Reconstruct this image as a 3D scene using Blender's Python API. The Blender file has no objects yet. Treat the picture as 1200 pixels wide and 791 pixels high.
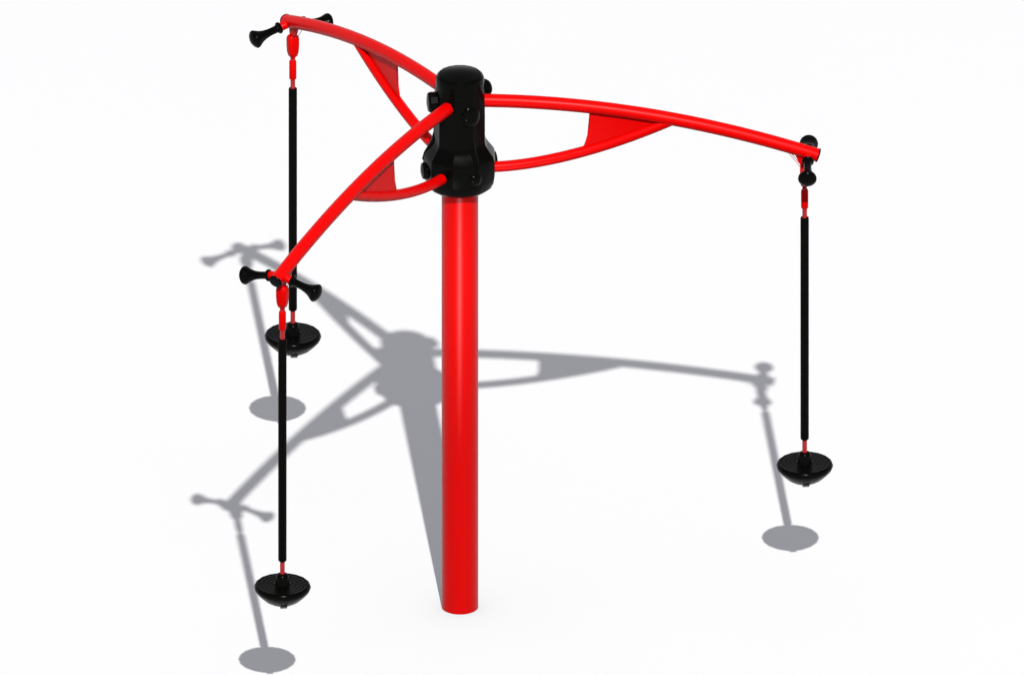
import bpy, bmesh, math
from mathutils import Vector, Matrix

S = 1.0 / 250.0            # modelling unit -> metres
scene = bpy.context.scene
COL = scene.collection

# ------------------------------------------------------------------ materials
def mat(name, color, rough=0.4, spec=0.3, coat=0.0, coat_rough=0.1, var=0.0, scale=40.0, bump=0.0, bscale=400.0):
    m = bpy.data.materials.new(name); m.use_nodes = True
    nt = m.node_tree; b = nt.nodes['Principled BSDF']
    b.inputs['Base Color'].default_value = (*color, 1)
    b.inputs['Roughness'].default_value = rough
    b.inputs['Specular IOR Level'].default_value = spec
    b.inputs['Coat Weight'].default_value = coat
    b.inputs['Coat Roughness'].default_value = coat_rough
    tc = nt.nodes.new('ShaderNodeTexCoord')
    if var > 0:
        n = nt.nodes.new('ShaderNodeTexNoise'); n.inputs['Scale'].default_value = scale
        n.inputs['Detail'].default_value = 6
        nt.links.new(tc.outputs['Object'], n.inputs['Vector'])
        mx = nt.nodes.new('ShaderNodeMix'); mx.data_type = 'RGBA'
        mx.inputs[6].default_value = (*[c * (1 - var) for c in color], 1)
        mx.inputs[7].default_value = (*[min(1, c * (1 + var)) for c in color], 1)
        nt.links.new(n.outputs['Fac'], mx.inputs[0])
        nt.links.new(mx.outputs[2], b.inputs['Base Color'])
        mr = nt.nodes.new('ShaderNodeMapRange')
        mr.inputs['To Min'].default_value = rough * 0.85
        mr.inputs['To Max'].default_value = rough * 1.15
        nt.links.new(n.outputs['Fac'], mr.inputs['Value'])
        nt.links.new(mr.outputs['Result'], b.inputs['Roughness'])
    if bump > 0:
        n2 = nt.nodes.new('ShaderNodeTexNoise'); n2.inputs['Scale'].default_value = bscale
        nt.links.new(tc.outputs['Object'], n2.inputs['Vector'])
        bp = nt.nodes.new('ShaderNodeBump'); bp.inputs['Strength'].default_value = bump
        bp.inputs['Distance'].default_value = 0.002
        nt.links.new(n2.outputs['Fac'], bp.inputs['Height'])
        nt.links.new(bp.outputs['Normal'], b.inputs['Normal'])
    return m

RED = mat('red_powder_coat', (0.70, 0.0003, 0.0002), rough=0.37, spec=0.09, var=0.02, scale=12)
POST_RED = mat('red_gloss_paint', (0.62, 0.0004, 0.0003), rough=0.33, spec=0.16, var=0.02, scale=9)
RED_THIN = mat('pale_red_steel', (0.42, 0.014, 0.016), rough=0.35, spec=0.3, var=0.03)
BLACK = mat('black_moulded_plastic', (0.0015, 0.0015, 0.0012), rough=0.20, spec=0.045, var=0.2, scale=25)
RUBBER = mat('black_rubber', (0.0020, 0.0019, 0.0014), rough=0.5, spec=0.03, var=0.25, scale=30)
GROUND = mat('white_studio_floor', (0.806, 0.80, 0.792), rough=0.9, spec=0.0, var=0.004, scale=1.2)

# ------------------------------------------------------------------ helpers
def finish(name, bm, material, parent=None, smooth=True, bevel=0.0, angle=35):
    bmesh.ops.recalc_face_normals(bm, faces=bm.faces)
    me = bpy.data.meshes.new(name); bm.to_mesh(me); bm.free()
    me.materials.append(material)
    if smooth:
        for p in me.polygons: p.use_smooth = True
        me.set_sharp_from_angle(angle=math.radians(angle))
    o = bpy.data.objects.new(name, me); COL.objects.link(o)
    if parent: o.parent = parent
    if bevel > 0:
        b = o.modifiers.new('bevel', 'BEVEL'); b.width = bevel; b.segments = 3
        b.limit_method = 'ANGLE'; b.angle_limit = math.radians(20)
    return o

def empty(name, label, cat, loc=(0, 0, 0), rz=0, group=None):
    o = bpy.data.objects.new(name, None); COL.objects.link(o)
    o.empty_display_size = 0.1
    o.location = loc; o.rotation_euler = (0, 0, rz)
    o['label'] = label; o['category'] = cat
    if group: o['group'] = group
    return o

def lathe(bm, prof, n=32, mtx=None, rot0=0.0, close=True):
    """prof: (radius, height) pairs in modelling units, spun about local z"""
    mtx = mtx or Matrix.Identity(4)
    rings = []
    for r, z in prof:
        if r < 1e-4:
            rings.append([bm.verts.new(mtx @ Vector((0, 0, z * S)))])
        else:
            rings.append([bm.verts.new(mtx @ Vector((r * S * math.cos(rot0 + 2 * math.pi * k / n),
                          r * S * math.sin(rot0 + 2 * math.pi * k / n), z * S))) for k in range(n)])
    for a, b in zip(rings, rings[1:]):
        if len(a) == 1 and len(b) == 1: continue
        for k in range(n):
            k2 = (k + 1) % n
            if len(a) == 1: bm.faces.new((a[0], b[k], b[k2]))
            elif len(b) == 1: bm.faces.new((a[k], b[0], a[k2]))
            else: bm.faces.new((a[k], b[k], b[k2], a[k2]))
    if close:
        if len(rings[0]) > 1: bm.faces.new(rings[0])
        if len(rings[-1]) > 1: bm.faces.new(rings[-1])

def sweep(bm, pts, rad, n=28, cap=True):
    """round tube through pts (modelling units)"""
    pts = [Vector(p) * S for p in pts]
    rings = []
    side = Vector((0, 1, 0))
    for i, p in enumerate(pts):
        t = (pts[min(i + 1, len(pts) - 1)] - pts[max(i - 1, 0)]).normalized()
        u = (side - t * side.dot(t))
        if u.length < 1e-3: u = Vector((1, 0, 0)) - t * t.x
        u.normalize(); v = t.cross(u)
        rings.append([bm.verts.new(p + (u * math.cos(a) + v * math.sin(a)) * rad * S)
                      for a in [2 * math.pi * k / n for k in range(n)]])
    for a, b in zip(rings, rings[1:]):
        for k in range(n):
            bm.faces.new((a[k], a[(k + 1) % n], b[(k + 1) % n], b[k]))
    if cap: bm.faces.new(rings[0]); bm.faces.new(rings[-1])

def ellipsoid(bm, c, rx, ry, rz, az):
    m = Matrix.Rotation(az, 4, 'Z') @ Matrix.Translation(Vector(c) * S) @ Matrix.Diagonal((rx * S, ry * S, rz * S, 1))
    bmesh.ops.create_uvsphere(bm, u_segments=24, v_segments=14, radius=1.0, matrix=m)

DZ = -1.1                                      # ground correction, modelling units
def top_z(r): return 654.6 - 4.23e-4 * (r - 20) ** 2 + DZ
def brace_z(r): return 569 + 0.0089 * max(r - 35, 0) ** 1.65 + DZ

# ------------------------------------------------------------------ floor
bm = bmesh.new()
lathe(bm, [(40, 0), (400, 0), (4000, 0), (60000, 0)], n=96, close=False)
c = bm.verts.new((0, 0, 0)); bm.verts.ensure_lookup_table()
first = [bm.verts[k] for k in range(96)]
for k in range(96): bm.faces.new((c, first[k], first[(k + 1) % 96]))
fl = finish('floor', bm, GROUND, smooth=False)
fl['kind'] = 'structure'

# ------------------------------------------------------------------ the frame
frame = empty('carousel_frame', 'red steel post with black hub and three curved red arms carrying black handles',
              'playground carousel')

bm = bmesh.new()
lathe(bm, [(21.0, 0), (21.5, 0.6), (21.5, 20), (21.5, 560)], n=96)
finish('post', bm, POST_RED, frame)

# hub: nine sided body flaring to a wide lower ring
A0 = math.radians(-1)
bm = bmesh.new()
n = 36
def sect(R, facet):            # radius at angle a: nine-sided (facet=1) to round (facet=0)
    out = []
    for k in range(n):
        a = A0 + 2 * math.pi * k / n
        rel = ((a - A0 + math.radians(20)) % math.radians(40)) - math.radians(20)
        poly = R * math.cos(math.radians(20)) / math.cos(rel)
        out.append((a, poly * facet + R * (1 - facet)))
    return out
prof = [(27.0, 543.5, 0), (33.5, 543.5, 0), (38.5, 547, 0.4), (42.0, 554, 0.7), (43.2, 562, 0.7), (43.2, 583, 0.7),
        (42.0, 587.5, 0.9), (35.5, 596, 1), (32.0, 601.5, 1), (31.2, 606, 1), (31.2, 640, 1), (30.8, 660, 0.9), (29.3, 668, 0.4),
        (28.6, 672, 0)]
rings = []
for R, z, f in prof:
    rings.append([bm.verts.new((r * S * math.cos(a), r * S * math.sin(a), (z + DZ) * S)) for a, r in sect(R, f)])
for a, b in zip(rings, rings[1:]):
    for k in range(n): bm.faces.new((a[k], a[(k + 1) % n], b[(k + 1) % n], b[k]))
bm.faces.new(rings[0]); bm.faces.new(rings[-1])
hub = finish('hub', bm, BLACK, frame, angle=28)

bm = bmesh.new()
lathe(bm, [(28.3, 668), (28.8, 682.5), (27.8, 685.8), (25.2, 688.6), (13, 691.6), (0, 692.6)],
      n=18, mtx=Matrix.Translation((0, 0, DZ * S)))
finish('cap', bm, BLACK, hub, angle=24)

# moulded bolt covers round the hub
for az, r, z, tx, ty, tz in ((297, 27, 645, 7, 12, 15), 
                             (296, 39, 569, 7, 9, 9)):
    bm = bmesh.new()
    ellipsoid(bm, (r, 0, z + DZ), tx, ty, tz, math.radians(az))
    finish('bolt_cover', bm, BLACK, hub, angle=60)
# round lower bolt heads with chamfered rims
for az, r, z, hs in ((193, 38, 568, 1), (17, 36, 574, 1), (188, 30.5, 654, 1.2), (36, 33, 661, 1.0)):
    bm = bmesh.new()
    m = (Matrix.Rotation(math.radians(az), 4, 'Z') @ Matrix.Translation(Vector((r, 0, z + DZ)) * S)
         @ Matrix.Rotation(math.radians(90), 4, 'Y'))
    lathe(bm, [(10.5 * hs, -6), (10.5 * hs, 5), (9.0 * hs, 7.5), (5, 8.6), (0, 9.0)], n=20 if hs == 1 else 10, mtx=m)
    finish('bolt_cover', bm, BLACK, hub, angle=25)
# short moulded rib running down the flare at the front, another at the back pair
for az in (299, 59, 179):
    bm = bmesh.new()
    m = Matrix.Rotation(math.radians(az), 4, 'Z')
    pts = [(27.5, 0, 612), (29.5, 0, 603), (34, 0, 594), (38.5, 0, 586), (40.5, 0, 578)]
    sweep(bm, [(p[0], 0, p[2] + DZ) for p in pts], 4.2, n=14)
    bm.transform(m)
    finish('rib', bm, BLACK, hub)

# one arm along local +x -------------------------------------------------
HANDLE_R = 408.0
def make_arm():
    bm = bmesh.new()
    rs = [24 + (419 - 24) * k / 40 for k in range(41)]
    sweep(bm, [(r, 0, top_z(r)) for r in rs], 7.9)
    arm = finish('arm', bm, RED, frame)
    # brace
    bm = bmesh.new()
    rs = [35 + (250 - 35) * k / 28 for k in range(29)]
    sweep(bm, [(r, 0, brace_z(r) - (0 if r < 235 else 0)) for r in rs], 6.4)
    finish('brace', bm, RED, arm)
    # gusset web, plate in the arm's plane
    bm = bmesh.new()
    rs = [k / 20 for k in range(21)]
    top, bot = [], []
    for t in rs:
        top.append((152 + (238 - 152) * t, None)); bot.append((143 + (238 - 143) * t, None))
    outline = [(r, top_z(r) - 3) for r, _ in top] + [(r, brace_z(r) + 2) for r, _ in reversed(bot)]
    # concave inner edge
    for t in (0.2, 0.4, 0.6, 0.8):
        r = 143 + 9 * t; z0 = brace_z(143) + 2; z1 = top_z(152) - 3
        outline.append((r + 3.2 * math.sin(math.pi * t), z0 + (z1 - z0) * t))
    # remove crossing tail points
    f = [bm.verts.new((r * S, -1.0 * S, z * S)) for r, z in outline]
    b = [bm.verts.new((r * S, 1.0 * S, z * S)) for r, z in outline]
    bm.faces.new(f); bm.faces.new(b[::-1])
    for k in range(len(f)):
        k2 = (k + 1) % len(f); bm.faces.new((f[k], f[k2], b[k2], b[k]))
    bmesh.ops.triangulate(bm, faces=[fc for fc in bm.faces if len(fc.verts) > 4])
    finish('gusset_plate', bm, RED, arm, smooth=False)
    # black end cap
    r = 419; t = Vector((1, 0, (top_z(420) - top_z(418)) / 2)).normalized()
    q = Vector((0, 0, 1)).rotation_difference(t).to_matrix().to_4x4()
    bm = bmesh.new()
    lathe(bm, [(7.0, -2), (7.0, 0), (8.3, 0.02), (8.5, 0.7), (8.0, 1.7), (5.0, 2.2), (0, 2.4)], n=28,
          mtx=Matrix.Translation(Vector((r, 0, top_z(r))) * S) @ q)
    finish('end_cap', bm, BLACK, arm)
    # handles, drooping slightly to both sides
    zc = top_z(HANDLE_R) - 0.5
    for s in (-1, 1):
        d = Vector((0, s * 1.0, -0.235)).normalized()
        q = Vector((0, 0, 1)).rotation_difference(d).to_matrix().to_4x4()
        M = Matrix.Translation(Vector((HANDLE_R, 0, zc)) * S) @ q
        bm = bmesh.new()
        lathe(bm, [(5.0, 3), (5.0, 15.5), (4.4, 16.6), (2.5, 18)], n=24, mtx=M)
        finish('handle_stub', bm, RED, arm)
        bm = bmesh.new()
        lathe(bm, [(2.0, 15.2), (6.6, 15.2), (7.1, 16.0), (7.1, 17.6), (6.3, 18.6), (4.9, 19.2), (4.5, 21), (4.4, 27), (4.7, 32),
                   (5.6, 37), (7.3, 42), (9.6, 46), (10.9, 48.5), (11.0, 50.2), (10.2, 51.6), (8.2, 53.2),
                   (5, 54.8), (0, 55.8)], n=32, mtx=M)
        finish('handle_grip', bm, BLACK, arm)
    # small hanging lug and the two thin guard wires under the tube
    bm = bmesh.new()
    zt = top_z(404)
    prof = [(392, top_z(392) - 6), (409, top_z(409) - 6), (409, zt - 15), (404, zt - 20), (400, zt - 20), (397, zt - 14)]
    f = [bm.verts.new((r * S, -2.2 * S, z * S)) for r, z in prof]
    b = [bm.verts.new((r * S, 2.2 * S, z * S)) for r, z in prof]
    bm.faces.new(f); bm.faces.new(b[::-1])
    for k in range(len(f)):
        k2 = (k + 1) % len(f); bm.faces.new((f[k], f[k2], b[k2], b[k]))
    finish('hanging_lug', bm, RED, arm, smooth=False, bevel=0.002)
    for y in (-3.5, 3.5):
        bm = bmesh.new()
        sweep(bm, [(385, y, top_z(385) - 6.5), (399, y, zt - 19)], 0.35, n=8)
        finish('guard_wire', bm, RED_THIN, arm)
    return arm

ARM_AZ = (-1, 119, 239)
arm0 = make_arm()
arm0.rotation_euler.z = math.radians(ARM_AZ[0])
for az in ARM_AZ[1:]:
    c = arm0.copy(); COL.objects.link(c); c.parent = frame
    c.rotation_euler.z = math.radians(az)
    for ch in list(arm0.children):
        d = ch.copy(); COL.objects.link(d); d.parent = c

# ------------------------------------------------------------------ hanging seats
RR = 404.0
def make_hanger():
    t = empty('hanging_seat', '', 'hanging seat', group='disc seats hanging from the arms')
    D = DZ
    # jointed head: tapered knuckle with two cheeks
    bm = bmesh.new()
    lv = [(545.0, 2.4, 2.4), (547, 2.6, 2.6), (549, 4.8, 4.4), (554, 6.2, 5.2), (562, 6.8, 5.6), (571, 6.8, 5.6), (574.5, 5.6, 5.0), (575.5, 4.2, 4.0)]
    rings = []
    for z, hy, hx in lv:
        ring = []
        for k in range(20):
            a = 2 * math.pi * k / 20
            ca, sa = math.cos(a), math.sin(a)
            ring.append(bm.verts.new((hx * S * math.copysign(abs(ca) ** 0.45, ca),
                                      hy * S * math.copysign(abs(sa) ** 0.45, sa), (z + D) * S)))
        rings.append(ring)
    for a, b in zip(rings, rings[1:]):
        for k in range(20): bm.faces.new((a[k], a[(k + 1) % 20], b[(k + 1) % 20], b[k]))
    bm.faces.new(rings[0]); bm.faces.new(rings[-1])
    kn = finish('swivel_joint', bm, RED, t, angle=45)
    bm = bmesh.new()
    lathe(bm, [(2.4, 519), (4.0, 519.2), (4.3, 520), (4.3, 541), (3.8, 542.6), (2.5, 543.2)], n=24,
          mtx=Matrix.Translation((0, 0, D * S)))
    finish('coupling', bm, RED, t)
    bm = bmesh.new()
    lathe(bm, [(2.8, 196), (2.8, 545)], n=20, mtx=Matrix.Translation((0, 0, D * S)))
    finish('rod', bm, RED_THIN, t)
    bm = bmesh.new()
    lathe(bm, [(2.9, 221.0), (4.4, 221.0), (4.95, 222.2), (4.95, 506), (4.5, 507), (2.9, 507)], n=28,
          mtx=Matrix.Translation((0, 0, D * S)))
    finish('grip_sleeve', bm, RUBBER, t)
    # seat
    prof = [(0, 166.5), (9, 166.8), (16, 168.6), (22, 172.4), (27.5, 177.8), (31.6, 182.6), (33.3, 185.6), (33.5, 187.6),
            (32.6, 189.6), (31.2, 190.8), (30.2, 191.0)]
    r = 29.5; z = 191.0                       # stepped concentric rings toward the middle
    for k in range(4):
        prof += [(r, z), (r - 0.9, z - 0.35), (r - 3.6, z - 0.4), (r - 4.4, z - 0.05)]
        r -= 4.9; z -= 0.05
    prof += [(8.8, 191), (8.2, 193), (7.6, 200), (6.6, 203.4), (4.2, 204.6), (2.9, 204.6)]
    bm = bmesh.new()
    lathe(bm, prof, n=18, mtx=Matrix.Translation((0, 0, D * S)))
    seat = finish('seat', bm, BLACK, t, angle=50)
    for k in range(3):                        # stiffening ribs under the bowl
        bm = bmesh.new()
        pr = [(2, 165.4), (11, 165.4), (17, 166.8), (24, 171.8), (28, 177), (26, 180), (2, 178)]
        f = [bm.verts.new((a * S, -4.0 * S, (b + D) * S)) for a, b in pr]
        b_ = [bm.verts.new((a * S, 4.0 * S, (b + D) * S)) for a, b in pr]
        bm.faces.new(f); bm.faces.new(b_[::-1])
        for i in range(len(f)):
            j = (i + 1) % len(f); bm.faces.new((f[i], f[j], b_[j], b_[i]))
        bm.transform(Matrix.Rotation(math.radians(36 + 120 * k), 4, 'Z'))
        finish('rib', bm, BLACK, seat, smooth=False, bevel=0.003)
    return t

LABELS = ('black disc seat hanging on a black rod from the arm that reaches right',
          'black disc seat hanging from the arm pointing away, partly covered by another rod',
          'black disc seat hanging from the nearest arm, lowest of the three')
h0 = make_hanger()
for i, az in enumerate(ARM_AZ):
    if i == 0: h = h0
    else:
        h = h0.copy(); COL.objects.link(h)
        for ch in list(h0.children):
            d = ch.copy(); COL.objects.link(d); d.parent = h
            for g in ch.children:
                e = g.copy(); COL.objects.link(e); e.parent = d
    a = math.radians(az)
    h.location = (RR * S * math.cos(a), RR * S * math.sin(a), 0)
    h.rotation_euler.z = a
    h['label'] = LABELS[i]

# ------------------------------------------------------------------ light
K = Vector((-0.0946, 1.082, -1.0)).normalized()           # direction the key light travels
DIST = 600.0
ld = bpy.data.lights.new('key_lamp', 'AREA'); ld.shape = 'DISK'
ld.size = DIST * 2 * math.tan(math.radians(0.3))
E = 3.95
ld.energy = E * math.pi * DIST ** 2
ld.color = (1.0, 0.995, 0.985)
lo = bpy.data.objects.new('key_lamp', ld); COL.objects.link(lo)
lo.location = Vector((0, 0, 1.0)) - K * DIST
lo.rotation_euler = K.to_track_quat('-Z', 'Y').to_euler()

# small unseen soft lamp, added low in front for the highlight on the post
sl = bpy.data.lights.new('added_highlight_lamp', 'SPOT'); sl.energy = 240
sl.spot_size = math.radians(24); sl.spot_blend = 0.8; sl.shadow_soft_size = 0.45
so = bpy.data.objects.new('added_highlight_lamp', sl); COL.objects.link(so)
so.location = (-0.1, -3.0, 0.47)
so.rotation_euler = (Vector((0, 0, 1.85)) - so.location).to_track_quat('-Z', 'Y').to_euler()

w = bpy.data.worlds.new('World'); scene.world = w; w.use_nodes = True
nt = w.node_tree; bg = nt.nodes['Background']
tc = nt.nodes.new('ShaderNodeTexCoord'); sp = nt.nodes.new('ShaderNodeSeparateXYZ')
cr = nt.nodes.new('ShaderNodeValToRGB')
nt.links.new(tc.outputs['Generated'], sp.inputs[0]); nt.links.new(sp.outputs['Z'], cr.inputs['Fac'])
nt.links.new(cr.outputs['Color'], bg.inputs['Color'])
e = cr.color_ramp.elements
e[0].position = 0.0; e[0].color = (0.97, 0.97, 0.97, 1)
e[1].position = 0.35; e[1].color = (0.37, 0.378, 0.418, 1)
bg.inputs['Strength'].default_value = 1.0

# ------------------------------------------------------------------ camera
EL = math.asin(0.4195)
cd = bpy.data.cameras.new('camera'); cd.type = 'ORTHO'
cd.ortho_scale = 1200 * S; cd.clip_end = 2000
co = bpy.data.objects.new('camera', cd); COL.objects.link(co)
d = Vector((0, math.cos(EL), -math.sin(EL)))
target = Vector(((600 - 539) * S, 0, (711 - 395.5) * S / math.cos(EL)))
co.location = target - d * 14
co.rotation_euler = (math.radians(90) - EL, 0, 0)
scene.camera = co

scene.render.engine = 'CYCLES'
scene.cycles.diffuse_bounces = 0
scene.view_settings.view_transform = 'Standard'
scene.view_settings.look = 'None'
scene.view_settings.exposure = 0
scene.view_settings.gamma = 1
